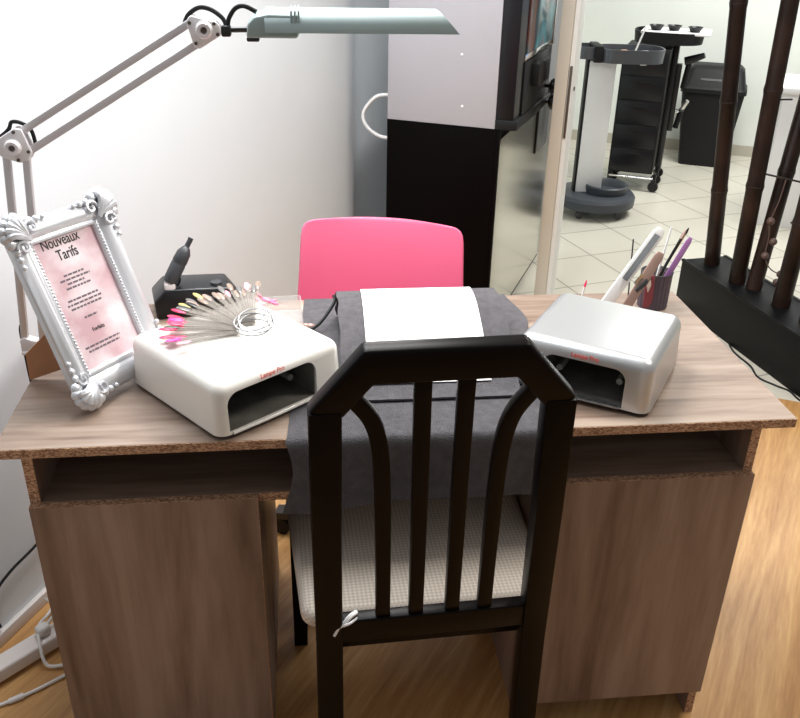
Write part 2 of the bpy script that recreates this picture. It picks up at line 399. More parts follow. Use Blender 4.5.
def slat(path, half):
    t = BM(); strip(t, smooth_pts([(u, v, 0) for u, v in path], 6), half, .007, (0, 0, 1)); bmesh.ops.recalc_face_normals(t, faces=t.faces); bev_all(t, .0022, 2, 50)
    for vv in t.verts: vv.co = bp(vv.co.x, vv.co.y, vv.co.z)
    return t
for s in (-1, 1):
    part(chair, 'back_slat', slat([(s*.030, .063), (s*.029, .30), (s*.029, .557)], .0118), 'blackwood')
    part(chair, 'back_slat', slat([(s*.084, .063), (s*.083, .20), (s*.083, .34), (s*.086, .43), (s*.097, .485), (s*.122, .527)], .0118), 'blackwood')
# seat cushion
sb = BM(); poly = [(-.215, -.125), (.215, -.125), (.236, .32), (-.236, .32)]
prism(sb, poly, .452, .492, 0)
vs = [e for e in sb.edges if abs(e.verts[0].co.z-e.verts[1].co.z) > .01]
bmesh.ops.bevel(sb, geom=vs, offset=.03, segments=5, profile=.5, affect='EDGES'); bev_all(sb, .016, 4, 60)
part(chair, 'seat_cushion', sb, 'seat', 'beige woven upholstered seat')
ap = BM()
for a, b in (((-.165, -.12, .405), (.165, -.10, .452)), ((-.215, .29, .405), (.215, .31, .452)), ((-.205, -.06, .405), (-.187, .31, .452)), ((.187, -.06, .405), (.205, .31, .452))): bounds(ap, a, b, .002)
part(chair, 'seat_frame', ap, 'blackwood')
for s in (-1, 1):
    l = BM(); strip(l, [(s*.207, .30, .45), (s*.210, .305, .2), (s*.212, .31, 0)], [.019, .017, .015], .018, (0, 1, 0)); part(chair, 'front_leg', l, 'blackwood')
pt = BM(); tube(pt, [bp(-.165, .045, -.02), bp(-.155, .058, -.014), bp(-.14, .068, -.016), bp(-.122, .063, .0)], .0022, 6, 4); tube(pt, [bp(-.15, .062, -.014), bp(-.138, .072, -.006), bp(-.126, .070, .004)], .004, 6, 4)
part(chair, 'loose_tie', pt, 'paper', 'frayed pale thread tied around the lower rail')

# ------------------------------------------------------------------ pink chair behind the desk
pk = thing('shell_chair', 'glossy pink plastic chair behind the desk', 'chair', (.690, .79, -.016), rad(-12))
def shell():
    t = BM(); prof = []
    # (y, z, half width) from backrest top down and forward to the seat lip
    prof = [(.045, .862, .172), (.042, .858, .192), (.034, .83, .200), (.022, .76, .201), (.01, .68, .207), (0, .60, .210), (-.005, .53, .210), (-.03, .475, .21), (-.09, .455, .215), (-.2, .45, .218), (-.32, .455, .218), (-.38, .445, .205), (-.40, .425, .19)]
    n = 15; rows = []
    for i, (y, z, hw) in enumerate(prof):
        row = []
        for k in range(n):
            s = -1+2*k/(n-1); x = 1.025*hw*s; arch = 0
            if i == 0: arch = .004*(1-s*s)
            if i == 1: arch = .002*(1-s*s)-.002*abs(s)**6
            curl = .02*abs(s)**4
            if i < 7: row.append(t.verts.new((x, y-.03*s*s+.012, z+arch)))
            else: row.append(t.verts.new((x, y, z+curl)))
        rows.append(row)
    for a, b in zip(rows, rows[1:]):
        for k in range(n-1): t.faces.new((a[k], a[k+1], b[k+1], b[k]))
    bmesh.ops.recalc_face_normals(t, faces=t.faces)
    bmesh.ops.solidify(t, geom=t.faces[:], thickness=.006)
    return t
ps = part(pk, 'seat_shell', shell(), 'pink', 'glossy pink moulded seat and backrest', ang=60)
ps.modifiers.new('s', 'SUBSURF').levels = 1; ps.modifiers['s'].render_levels = 1
pc = BM(); lathe(pc, [(0, .09), (.026, .09), (.026, .27), (.016, .27), (.016, .445), (0, .445)], 18, Matrix.Translation((0, -.17, 0))); part(pk, 'column', pc, 'blackmetal')
mp_ = BM(); bounds(mp_, (-.09, -.26, .44), (.09, -.08, .452), .004); part(pk, 'seat_mount', mp_, 'blackmetal')
for k in range(5):
    a = rad(172+72*k); dv = Vector((math.cos(a), math.sin(a), 0)); o0 = Vector((0, -.17, 0))
    ab = BM(); strip(ab, [o0+Vector((0, 0, .105)), o0+dv*.15+Vector((0, 0, .095)), o0+dv*.265+Vector((0, 0, .078))], [.017, .014, .010], .02, Vector((-dv.y, dv.x, 0))); ar = part(pk, 'base_arm', ab, 'blackmetal')
    wb = BM(); cpos = o0+dv*.25+Vector((0, 0, .043)); lathe(wb, [(0, -.016), (.024, -.016), (.027, -.010), (.027, .010), (.024, .016), (0, .016)], 16, Matrix.Translation(cpos) @ Matrix.Rotation(a, 4, 'Z') @ Matrix.Rotation(PI/2, 4, 'X')); part(ar, 'castor', wb, 'black')
# ------------------------------------------------------------------ towels, hand rest and paper
def noise2(x, y): return math.sin(x*37+y*11)*.5+math.sin(x*71-y*53+1.3)*.3+math.sin(x*19+y*97+2.1)*.2
def lerp(a, b, t): return a+(b-a)*t
tw = BM(); S = []
for z in [.617, .635, .655, .675, .695, .715, .73]: S.append((-.0095, z))
S += [(-.0085, .741), (-.005, .749), (0, .7515), (.006, .7522)]
y = .02
while y < .575: S.append((y, .7522)); y += .014
S += [(.5765, .751), (.580, .745), (.5805, .73), (.5810, .70)]
nx = 46; rows = []
for i, (yy, zz) in enumerate(S):
    t_ = min(1, max(0, yy/.57)); xl = lerp(.467, .50, t_); xr = lerp(.905, .972, min(1, t_*1.35)) if t_ < .75 else lerp(.972, .955, (t_-.75)*4)
    if zz < .75 and yy < .1: xr = .905-(.75-zz)*.1; xl = .463+(.012*math.sin((.75-zz)*30))
    row = []
    for k in range(nx):
        u = k/(nx-1); x = lerp(xl, xr, u); dz = 0; dy = 0
        if yy < 0: dy = -.004*(1+math.sin(x*26+.7))*((.75-zz)/.13); dz = .010*math.sin(x*9+1)*((.75-zz)/.13)
        elif .02 < yy < .57 and u > .86 and yy > .2: dz = .004*(1+math.sin(yy*30+x*20))
        elif .02 < yy < .57 and .55 < x < .9: dz = 0
        row.append(tw.verts.new((x, yy+dy, zz+dz)))
    rows.append(row)
for a, b in zip(rows, rows[1:]):
    for k in range(nx-1): tw.faces.new((a[k], a[k+1], b[k+1], b[k]))
bmesh.ops.recalc_face_normals(tw, faces=tw.faces)
bmesh.ops.solidify(tw, geom=tw.faces[:], thickness=.0022)
solo('towel', tw, 'towel', 'charcoal terry towel spread on the desk and hanging over its front edge', 'towel', (.7, .25, .7505), ang=70)
ZB = .7535
PROF = [(.150, .003), (.175, .012), (.215, .036), (.265, .059), (.315, .078), (.355, .084), (.395, .081), (.430, .066), (.452, .038), (.460, .003)]
def offset(prof, d):
    out = []
    for i, (a, b) in enumerate(prof):
        p = prof[max(0, i-1)]; q = prof[min(len(prof)-1, i+1)]; v = Vector((q[0]-p[0], q[1]-p[1])).normalized(); out.append((a-v.y*d, max(.001, b+v.x*d)))
    return out
hr = BM(); pr = [(p.x, p.y) for p in smooth_pts([(a, b, 0) for a, b in PROF], 3)]
X = Matrix(((0, 0, 1, 0), (1, 0, 0, 0), (0, 1, 0, ZB), (0, 0, 0, 1)))
prism(hr, pr, .580, .876, 0, mtx=X)
solo('hand_rest', hr, 'darkgrey', 'padded manicure hand rest cushion under the folded towel', 'cushion', (.728, .3, ZB))
def sheet(prof, x0, x1, thick, nx, wob=0):
    t = BM(); rows = []
    P = smooth_pts([(a, b, 0) for a, b in prof], 4)
    for i, p in enumerate(P):
        row = []
        for k in range(nx):
            u = k/(nx-1); x = lerp(x0, x1, u); d = wob*noise2(x*.6, p.x*.6)
            row.append(t.verts.new((x+wob*1.5*math.sin(i*.9) * (abs(u-.5) > .45), p.x, ZB+p.y+abs(d))))
        rows.append(row)
    for a, b in zip(rows, rows[1:]):
        for k in range(nx-1): t.faces.new((a[k], a[k+1], b[k+1], b[k]))
    bmesh.ops.recalc_face_normals(t, faces=t.faces); bmesh.ops.solidify(t, geom=t.faces[:], thickness=-thick); return t
t2p = [(.104, .0010), (.125, .0022)] + offset(PROF, .004)[1:-1] + [(.468, .02), (.472, .003)]
t2 = sheet(t2p, .566, .890, .0035, 26, .0012)
# side drops of the folded towel
solo('folded_towel', t2, 'towel', 'charcoal towel draped over the hand rest beneath the white sheet', 'towel', (.728, .3, ZB), ang=70)
pp = offset(PROF, .0118)
pp = [(.146, .0135), (.168, .0225)] + pp[2:7]
pb = sheet(pp, .614, .838, .0008, 8, 0)
solo('paper_sheet', pb, 'paper', 'blank white paper sheet lying over the towel on the hand rest', 'paper', (.73, .3, ZB+.05), ang=70)

# ------------------------------------------------------------------ the two nail lamps
def nail_lamp(label, loc, ang, w, dp, h, body, baselabel, open_, text, spot_r, tip):
    root = thing('nail_lamp', label, 'nail lamp', loc, ang)
    t = BM(); prism(t, [(0, 0), (w, 0), (w, dp), (0, dp)], .004, h, 0)
    for v in t.verts:
        if v.co.z > .05:
            v.co.x = w/2+(v.co.x-w/2)*.97; v.co.y = dp/2+(v.co.y-dp/2)*.97
    ve = [e for e in t.edges if abs(e.verts[0].co.z-e.verts[1].co.z) > .05]
    bmesh.ops.bevel(t, geom=ve, offset=.022, segments=6, profile=.5, affect='EDGES')
    top = [e for e in t.edges if e.verts[0].co.z > h-.001 and e.verts[1].co.z > h-.001 and len([f for f in e.link_faces if abs(f.normal.z) > .9]) == 1]
    t.normal_update(); top = [e for e in t.edges if min(e.verts[0].co.z, e.verts[1].co.z) > h-.001 and e.calc_face_angle(0) > .5]
    bmesh.ops.bevel(t, geom=top, offset=.020, segments=6, profile=.5, affect='EDGES')
    hs = part(root, 'housing', t, body, ang=30)
    x0, x1, zt = open_
    def arch(bm, y0, y1, g=0, mtx=None):
        rr = .022; n = 7
        P = [(x0-g, .0075-g), (x1+g, .0075-g)]
        for k in range(n+1): a = k/n*PI/2; P.append((x1+g-rr+rr*math.cos(a), zt+g-rr+rr*math.sin(a)))
        for k in range(n+1): a = PI/2+k/n*PI/2; P.append((x0-g+rr+rr*math.cos(a), zt+g-rr+rr*math.sin(a)))
        return prism(bm, P, y0, y1, 0, mtx=Matrix(((1, 0, 0, 0), (0, 0, -1, 0), (0, 1, 0, 0), (0, 0, 0, 1))))
    cb = arch(BM(), -.18, .05, .0015); co = finish(cb, 'cut', 'black'); co.parent = root
    boolean(hs, [co])
    # lining: open fronted pocket
    pk_ = BM(); arch(pk_, -.172, -.006)
    ff = [f for f in pk_.faces if f.calc_center_median().y < .0065 and abs(f.normal.y) > .9]
    bmesh.ops.delete(pk_, geom=ff, context='FACES')
    part(root, 'chamber', pk_, 'chamber', 'grey reflective inner chamber')
    for xq, zq in ((x0+.018, .03), (x1-.018, .03), (x0+.05, zt-.012), (x1-.05, zt-.012)):
        part(root, 'lamp_tube', tube(BM(), [(xq, .05, zq), (xq, .16, zq)], .006, 10), 'tube', 'unlit lamp tube')
    b_ = BM(); prism(b_, [(.004, .004), (w-.004, .004), (w-.004, dp-.004), (.004, dp-.004)], .0, .0045, 0)
    bmesh.ops.bevel(b_, geom=[e for e in b_.edges if abs(e.verts[0].co.z-e.verts[1].co.z) > .003], offset=.02, segments=5, profile=.5, affect='EDGES')
    part(root, 'base_plate', b_, 'black', baselabel)
    lp = BM(); tube(lp, [(x0+.004, -.001, .0065), ((x0+x1)/2, -.003, .0065), (x1-.004, -.001, .0065)], .003, 8, 4); part(root, 'front_lip', lp, tip)
    # print above the opening, following the leaning front
    lean = math.atan2(.0225*dp, h-.004) if False else math.atan2(dp*.015, h)
    cxm = (x0+x1)/2
    zt2 = zt+.007; lettering(root, 'lettering', text, .012, 'redprint', (cxm, dp*.015*(zt2/h)-.0012, zt2), Matrix.Rotation(PI/2-lean, 4, 'X'), ext=.0003, font_scale=.95)
    return root
wa = math.atan2(.632, .775)
white_lamp = nail_lamp('glossy white nail lamp with swatch ring on top, left side of the desk', (.360, -.006, .7537), wa, .272, .282, .096, 'whitegloss', 'thin dark base plate', (.022, .205, .076), 'Lampe Pro', 0, 'whitegloss')
sa = math.atan2(.018-.149, 1.088-.892)
silver_lamp = nail_lamp('silver nail lamp on the right side of the desk beside the pen cup', (.878, .155, .7537), sa, .252, .250, .102, 'silver', 'thin dark base plate', (.055, .203, .076), 'Lampe Pro', 0, 'chrome')
cbm = BM(); tube(cbm, [(.468, .338, .775), (.478, .36, .772), (.50, .38, .764), (.53, .40, .772), (.562, .44, .80), (.562, .455, .81)], .0035, 8, 5)
cw = part(white_lamp, 'power_cable', cbm, 'black', 'black power cable', world=True)

# nail colour swatches
RC = Vector((.409, .205, .853))
sw = thing('swatch_ring', 'fan of nail colour sticks on a metal ring lying on the white nail lamp', 'nail swatches', (RC.x, RC.y, .8505))
rb = BM()
for dx, dy, dz, tl in ((0, 0, 0.002, 5), (.006, .008, .006, 10), (.004, .018, .010, 14), (-.004, .012, .007, 8)):
    ring = []
    for k in range(24):
        a = 2*PI*k/24; ring.append(RC+Vector((dx, dy, dz))+Vector((.030*math.cos(a), .030*math.sin(a)*math.cos(rad(tl)), .030*math.sin(a)*math.sin(rad(tl))+.004)))
    tube(rb, ring, .0014, 6, 0, True)
part(sw, 'ring', rb, 'chrome', 'chrome split rings', world=True)
order = ['rose', 'magenta', 'magenta', 'coral', 'coral', 'red', 'olive', 'coral', 'red', 'coral', 'red', 'coral', 'magenta', 'red', 'coral', 'red', 'grey', 'black', 'beige', 'yellow', 'black', 'nude', 'grey', 'beige', 'yellow', 'nude', 'grey', 'beige', 'black', 'nude', 'grey', 'rose', 'beige', 'nude', 'grey', 'beige', 'rose', 'nude', 'grey', 'beige']
nS = len(order)
for i, c in enumerate(order):
    u = i/(nS-1); a = rad(lerp(206, 88, u)) + random.uniform(-.02, .02)
    if i == 0: a = rad(212)
    ln = .142+random.uniform(-.012, .012); zl = .003+.012*random.random()+.010*u
    d = Vector((math.cos(a), math.sin(a), 0)); p0 = RC+d*.026+Vector((0, 0, .003)); p1 = RC+d*ln+Vector((0, 0, zl+.002))
    st = BM(); strip(st, [p0, p0.lerp(p1, .5)+Vector((0, 0, .002)), p1], [.0028, .003, .0042], .0006, (0, 0, 1))
    so = part(sw, 'stick', st, 'clear', None, world=True)
    tp = BM(); q = (p1-p0).normalized()
    rot = Matrix.Rotation(a, 4, 'Z') @ Matrix.Rotation(-math.atan2(q.z, math.hypot(q.x, q.y)), 4, 'Y')
    sphere(tp, p1+Vector((0, 0, .0012)), .0145, (1.0, .40, .13), 12, 6, rot)
    part(so, 'nail_tip', tp, LAC[c], {'coral': 'coral red nail tip', 'red': 'red nail tip', 'pink': 'pink nail tip', 'magenta': 'magenta nail tip', 'olive': 'dark nail tip', 'yellow': 'yellow nail tip', 'black': 'black nail tip'}.get(c), world=True)
# clear box of pink tips behind the white lamp
bx = thing('storage_box', 'small clear plastic box lid with pale pink pieces behind the white lamp', 'box', (.44, .47, .7525), rad(4))
bb = BM()
bounds(bb, (-.055, -.04, 0), (.055, .04, .002)); bounds(bb, (-.055, -.04, .002), (-.0535, .04, .035)); bounds(bb, (.0535, -.04, .002), (.055, .04, .035)); bounds(bb, (-.0535, -.04, .002), (.0535, -.0385, .035)); bounds(bb, (-.0535, .0385, .002), (.0535, .04, .035))
part(bx, 'box_body', bb, 'clearbox')
for i in range(11):
    n_ = BM(); x = .355+.011*i+random.uniform(-.006, .006); yy = .455+random.uniform(-.02, .03); z = .7525+.045+random.uniform(0, .012)
    if x > .445: x -= .05
    sphere(n_, Vector((0, 0, 0)), .012, (1, .55, .3), 10, 6)
    bmesh.ops.rotate(n_, cent=(0, 0, 0), matrix=Matrix.Rotation(random.uniform(-.9, .9), 3, 'Z') @ Matrix.Rotation(random.uniform(-.9, .9), 3, 'Y'), verts=n_.verts)
    bmesh.ops.translate(n_, vec=(x, yy, .7525+.032+random.uniform(0, .018)), verts=n_.verts)
    part(bx, 'nail_tip', n_, LAC[random.choice(['rose', 'pink', 'rose', 'nude'])], 'pale pink nail tip', world=True)
pe = BM()
for dx in (0, .012, .022): sphere(pe, (.490+dx, .415-dx*.2, .7605), .009, (1.2, .8, .8))
solo('sponge', pe, LAC['nude'], 'peach coloured lump beside the cable behind the white lamp', 'sponge', (.50, .415, .7525))

# ------------------------------------------------------------------ nail drill
dr = thing('nail_drill', 'black electric nail drill with handpiece upright in its cradle behind the white lamp', 'nail drill', (.268, .535, .75), rad(12))
db = BM(); prism(db, [(-.085, 0), (.095, 0), (.095, .022), (.070, .058), (-.062, .066), (-.088, .040)], -.055, .035, .006, 3, mtx=Matrix(((1, 0, 0, 0), (0, 0, -1, 0), (0, 1, 0, 0), (0, 0, 0, 1))))
part(dr, 'control_box', db, 'blackgloss')
kn = BM(); lathe(kn, [(0, 0), (.013, 0), (.012, .012), (0, .013)], 18, Matrix.Translation((.045, -.01, .053))); part(dr, 'dial_knob', kn, 'darkgrey')
cr = BM(); box(cr, (-.052, -.018, .066), (.022, .026, .024), .005); lathe(cr, [(.010, 0), (.013, 0), (.013, .012), (.010, .012)], 16, axis_mtx((-.052, -.018, .074), (-.044, -.014, .086))); part(dr, 'cradle', cr, 'joint', 'clear grey handpiece cradle')
hp = BM(); a0 = Vector((-.052, -.018, .076)); dirv = Vector((.52, .16, .84)).normalized()
lathe(hp, [(0, 0), (.013, 0), (.015, .008), (.0155, .042), (.0145, .044), (.0145, .047), (.0155, .049), (.0145, .070), (.0085, .081), (.0055, .084), (.0055, .104), (0, .104)], 18, axis_mtx(a0, a0+dirv)); h_ = part(dr, 'handpiece', hp, 'darkgrey')
hc = BM(); tube(hc, [a0+Vector((.014, .004, .03)), a0+Vector((.022, .005, .01)), a0+Vector((.020, .008, -.006)), a0+Vector((.012, .012, -.014))], .0025, 6, 4); part(dr, 'handpiece_cable', hc, 'black')

# ------------------------------------------------------------------ ornate picture frame
e1 = Vector((.59, .81, 0)).normalized(); bk = Vector((-e1.y, e1.x, 0)); up = (bk*math.sin(rad(23))+UP*math.cos(rad(23))); nn = e1.cross(up)
FO = Vector((.123, .104, .7660)); FX = Matrix(((e1.x, up.x, nn.x, FO.x), (e1.y, up.y, nn.y, FO.y), (e1.z, up.z, nn.z, FO.z), (0, 0, 0, 1)))
pf = thing('picture_frame', 'ornate silver-white frame with pink price list leaning at the left of the desk', 'picture frame', mtx=FX)
FW, FL = .214, .322
def ring_frame(bm, prof):   # prof: (inset from outer edge, height)
    rings = []
    for ins, z in prof: rings.append([bm.verts.new(p) for p in ((ins*.9, ins*1.12, z), (FW-ins, ins*1.12, z), (FW-ins, FL-ins, z), (ins*.9, FL-ins, z))])
    n = len(rings)
    for i in range(n):
        Ra, Rb = rings[i], rings[(i+1) % n]
        for k in range(4): bm.faces.new((Ra[k], Ra[(k+1) % 4], Rb[(k+1) % 4], Rb[k]))
    return bm
fm = ring_frame(BM(), [(.003, -.020), (.000, -.006), (.002, -.001), (.007, .001), (.012, .005), (.018, .0075), (.024, .0065), (.030, .002), (.034, -.001), (.037, .0005), (.0415, -.0005), (.0435, -.004), (.0435, -.010), (.040, -.020)])
part(pf, 'moulding', fm, 'frame', ang=50)
bd = BM()
xi0, xi1, yi0, yi1 = .0365, FW-.0385, .0435, FL-.0395
def bead_row(a, b):
    a = Vector(a); b = Vector(b); n = int((b-a).length/.0062)
    for k in range(n+1): sphere(bd, a.lerp(b, k/n), .0021, (1, 1, .8), 8, 5)
bead_row((xi0, yi0, .0005), (xi0, yi1, .0005)); part(pf, 'beading', bd, 'frame', 'beaded inner edge'); bd = BM(); bead_row((xi1, yi0, .0005), (xi1, yi1, .0005))
part(pf, 'beading', bd, 'frame', 'beaded inner edge')
part(pf, 'backing', bounds(BM(), (.004, .004, -.0195), (FW-.004, FL-.004, -.0165)), 'mdf')
prn = part(pf, 'price_list', bounds(BM(), (.036, .042, -.0100), (FW-.036, FL-.036, -.0090)), 'print', 'marbled pink price list sheet')
for cxx, cyy, sx, sy in ((.018, FL-.018, -1, 1), (FW-.018, FL-.018, 1, 1), (.018, .020, -1, -1), (FW-.018, .020, 1, -1)):
    o_ = BM()
    for k in range(7):
        a = rad(-35+k*27); r_ = .022
        sphere(o_, (cxx+sx*r_*math.cos(a)*.85, cyy+sy*r_*math.sin(a)*.85, .0045), .0085, (1, 1, .8), 10, 6)
    for k in range(5):
        a = rad(-10+k*28)
        tube(o_, [(cxx-sx*.012, cyy-sy*.012, .008), (cxx+sx*.010*math.cos(a), cyy+sy*.010*math.sin(a), .015), (cxx+sx*.022*math.cos(a), cyy+sy*.022*math.sin(a), .008)], [.003, .005, .0055, .003], 8, 4)
    for q in (0, 1):   # scrolls running out along both sides
        for k in range(4):
            off = .018+.0105*k; rr = .0065-.0009*k
            p = (cxx-sx*off+sx*.006, cyy+sy*.011, .005) if q == 0 else (cxx+sx*.011, cyy-sy*off+sy*.006, .005)
            sphere(o_, p, rr, (1, 1, .75), 10, 6)
        sp = []
        for k in range(12):
            a = k*.65; r2 = .010*(1-k/14)
            c0 = (cxx-sx*.020, cyy+sy*.002) if q == 0 else (cxx+sx*.002, cyy-sy*.020)
            sp.append((c0[0]+r2*math.cos(a)*sx, c0[1]+r2*math.sin(a)*sy, .010))
        tube(o_, sp, .0022, 6, 2)
    bmesh.ops.scale(o_, vec=(1.28, 1.28, 1.15), space=Matrix.Translation((-cxx, -cyy, 0)), verts=o_.verts)
    part(pf, 'corner_ornament', o_, 'frame', 'moulded shell and scroll corner')
zt_ = -.0088
cxl = .094
lettering(pf, 'lettering', 'Nouveaux', .026, 'ink', (cxl+.003, .2635, zt_), font_scale=.74)
lettering(pf, 'lettering', 'Tarifs', .026, 'ink', (cxl+.007, .2395, zt_), font_scale=.74)
lettering(pf, 'lettering', 'Forfaits', .010, 'ink', (cxl+.004, .107, zt_), font_scale=.9)
def text_line(y, x0, x1):
    x = x0; tl = BM()
    while x < x1:
        w_ = random.uniform(.004, .011); w_ = min(w_, x1-x)
        bounds(tl, (x, y, zt_-.0002), (x+w_, y+.0034, zt_+.0001)); x += w_+.0018
    part(pf, 'text_line', tl, 'inklight', 'line of small grey text')
for y_, a, b in ((.211, .075, .118), (.2035, .064, .128), (.196, .076, .112), (.1885, .070, .122), (.168, .062, .128), (.1605, .058, .132), (.153, .062, .130), (.133, .080, .108), (.083, .056, .134), (.0755, .060, .130)): text_line(y_, a, b)
ez = BM()
ezp = [(-.002, .235, .7505), (-.001, .235, .803), (.045, .238, .847), (.085, .242, .875), (.118, .242, .80), (.066, .238, .772)]
va = [ez.verts.new(p) for p in ezp]; vb = [ez.verts.new((p[0], p[1]+.004, p[2])) for p in ezp]; n = len(va)
ez.faces.new(va); ez.faces.new(vb[::-1])
for k in range(n): ez.faces.new((va[k], va[(k+1) % n], vb[(k+1) % n], vb[k]))
part(pf, 'easel_stand', ez, 'mdf', 'brown fibreboard easel stand', world=True)

# ------------------------------------------------------------------ articulated desk lamp
YL = .35
dl = thing('desk_lamp', 'articulated silver manicure desk lamp clamped to the left desk edge', 'lamp', (-.012, YL, .75))
def P(x, z, dy=0): return Vector((x, YL+dy, z))
arm_defs = [((-.006, 1.135), (-.036, .778)), ((.027, 1.135), (-.004, .766)), ((.030, 1.178), (.334, 1.358)), ((.036, 1.143), (.342, 1.324))]
for i, (a, b) in enumerate(arm_defs):
    t = BM(); strip(t, [P(*a), P(*b)], .0062, .0062, (0, 1, 0)); bev_all(t, .0012, 2, 50)
    part(dl, 'lower_arm' if i < 2 else 'upper_arm', t, 'alu', world=True)
XZ = lambda dy: Matrix(((1, 0, 0, 0), (0, 0, -1, YL+dy), (0, 1, 0, 0), (0, 0, 0, 1)))
def plate(poly, knob, nm):
    t = BM()
    for s in (-.011, .011): prism(t, poly, s-.0035, s+.0035, .0025, 2, mtx=XZ(0))
    pl = part(dl, nm, t, 'joint', world=True)
    kb = BM(); lathe(kb, [(0, 0), (.014, 0), (.0145, .006), (.011, .012), (.006, .012), (.0055, .006), (0, .006)], 20, axis_mtx(P(*knob, -.013), P(*knob, -.03))); ko = part(pl, 'knob', kb, 'joint', world=True)
    sc = BM(); lathe(sc, [(0, 0), (.0045, 0), (.0045, .003), (0, .003)], 12, axis_mtx(P(*knob, -.0185), P(*knob, -.03)))
    for px, pz in poly[::2]: lathe(sc, [(0, 0), (.003, 0), (.003, .002), (0, .002)], 10, axis_mtx(P(px*.8+knob[0]*.2, pz*.8+knob[1]*.2, -.014), P(px*.8+knob[0]*.2, pz*.8+knob[1]*.2, -.03)))
    part(pl, 'screw', sc, 'brass', 'dark screws', world=True)
plate([(.322, 1.358), (.330, 1.367), (.372, 1.357), (.378, 1.350), (.378, 1.336), (.341, 1.314), (.332, 1.318)], (.351, 1.345), 'elbow_joint')
plate([(-.022, 1.157), (-.016, 1.163), (.018, 1.184), (.030, 1.182), (.042, 1.142), (.034, 1.128), (.018, 1.124), (-.012, 1.135)], (.012, 1.152), 'elbow_joint')
ck = BM(); prism(ck, [(-.044, .757), (-.044, .780), (-.036, .786), (.001, .772), (.004, .757)], -.010, .010, .002, 2, mtx=XZ(0))
bounds(ck, (-.044, YL-.014, .7505), (.028, YL+.014, .757), .002); bounds(ck, (-.030, YL-.014, .694), (-.008, YL+.014, .752), .002); bounds(ck, (-.030, YL-.014, .690), (.028, YL+.014, .698), .002)
lathe(ck, [(0, 0), (.012, 0), (.012, .004), (.004, .004), (.004, .03), (0, .03)], 14, axis_mtx((.012, YL, .732), (.012, YL, .66)))
part(dl, 'clamp', ck, 'joint', 'pale table clamp', world=True)
nk = BM(); tube(nk, [P(.372, 1.343), P(.43, 1.3445)], .0045, 10); box(nk, P(.386, 1.342), (.016, .02, .018), .003); box(nk, P(.4315, 1.345), (.014, .016, .014), .003); box(nk, P(.430, 1.329), (.022, .012, .008), .003)
part(dl, 'neck', nk, 'blackmetal', 'black steel neck', world=True)
# head: shallow trough shade + end housing
hd = BM(); HW = .052
sec = [(-HW, 0), (-HW*.97, .014), (-HW*.8, .026), (-HW*.45, .033), (HW*.45, .033), (HW*.8, .026), (HW*.97, .014), (HW, 0), (HW*.94, 0), (HW*.91, .013), (HW*.74, .023), (HW*.4, .0295), (-HW*.4, .0295), (-HW*.74, .023), (-HW*.91, .013), (-HW*.94, 0)]
def headring(x, zoff, sc=1, shear=0): return [hd.verts.new(P(x-shear*z_, 1.345+zoff+z_*sc, y_)) for y_, z_ in sec]
ringsH = [headring(.452, 0), headring(.60, 0), headring(.775, 0, 1, .95)]
for Ra, Rb in zip(ringsH, ringsH[1:]):
    for k in range(len(sec)): hd.faces.new((Ra[k], Ra[(k+1) % len(sec)], Rb[(k+1) % len(sec)], Rb[k]))
hd.faces.new(ringsH[0][::-1]); hd.faces.new(ringsH[-1])
part(dl, 'lamp_shade', hd, 'shade', world=True)
eh = BM(); prism(eh, [(.421, 1.336), (.505, 1.3355), (.509, 1.345), (.509, 1.372), (.458, 1.3735), (.436, 1.369), (.424, 1.358)], -.044, .044, .004, 3, mtx=XZ(0))
for k in range(3): bounds(eh, (.494+.006*k, YL-.05, 1.347), (.497+.006*k, YL+.05, 1.379), .001)
part(dl, 'end_housing', eh, 'shade', world=True)
tb = BM()
for dy in (-.016, .016): tube(tb, [P(.512, 1.353, dy), P(.735, 1.353, dy)], .0065, 10)
part(dl, 'fluorescent_tube', tb, 'tubeon', 'lit fluorescent tubes', world=True)
lc = BM(); tube(lc, [P(.316, 1.350, .01), P(.325, 1.366, .01), P(.343, 1.377, .01), P(.362, 1.374, .01), P(.380, 1.362, .005), P(.388, 1.350, 0), P(.392, 1.362, 0), P(.403, 1.377, 0), P(.418, 1.381, 0), P(.438, 1.372, 0)], .0038, 8, 5); part(dl, 'cable', lc, 'black', 'black lamp cable', world=True); lc = BM()
tube(lc, [P(-.03, 1.16, .008), P(-.012, 1.166, .008), P(.003, 1.178, .008), P(.010, 1.190, .008), P(.026, 1.188, .008), P(.040, 1.176, .008), P(.044, 1.150, .008), P(.047, 1.148, .008)], .0034, 8, 5); part(dl, 'cable', lc, 'black', 'black lamp cable', world=True); lc = BM()
tube(lc, [P(-.030, .815, .007), P(-.044, .802, .012), P(-.0475, .782, .014), P(-.046, .765, .012), P(-.046, .70, .012), P(-.046, .60, .02)], .0028, 8, 5)
part(dl, 'cable', lc, 'black', 'black lamp cable', world=True)

# ------------------------------------------------------------------ cups and manicure tools
def cup(name, label, x, y, r, h, m, rim):
    t = thing(name, label, 'cup', (x, y, .75))
    b = BM(); lathe(b, [(0, 0), (r*.94, 0), (r, h), (r-.0015, h), (r*.94-.0015, .002), (0, .002)], 24); part(t, 'cup_body', b, m)
    rb_ = BM(); tube(rb_, [(r*math.cos(2*PI*k/24), r*math.sin(2*PI*k/24), h) for k in range(24)], .0016, 6, 0, True); part(t, 'rim', rb_, rim)
    if m == 'mesh':
        wb = BM()
        for k in range(22): a = 2*PI*k/22; tube(wb, [(r*.945*math.cos(a), r*.945*math.sin(a), .001), (r*1.0*math.cos(a), r*1.0*math.sin(a), h)], .0006, 4)
        part(t, 'wire_mesh', wb, 'darkgrey')
    return t
cup('pen_cup', 'smoky wire mesh pen cup behind the silver lamp at the back desk corner', 1.276, .497, .034, .082, 'mesh', 'darkgrey')
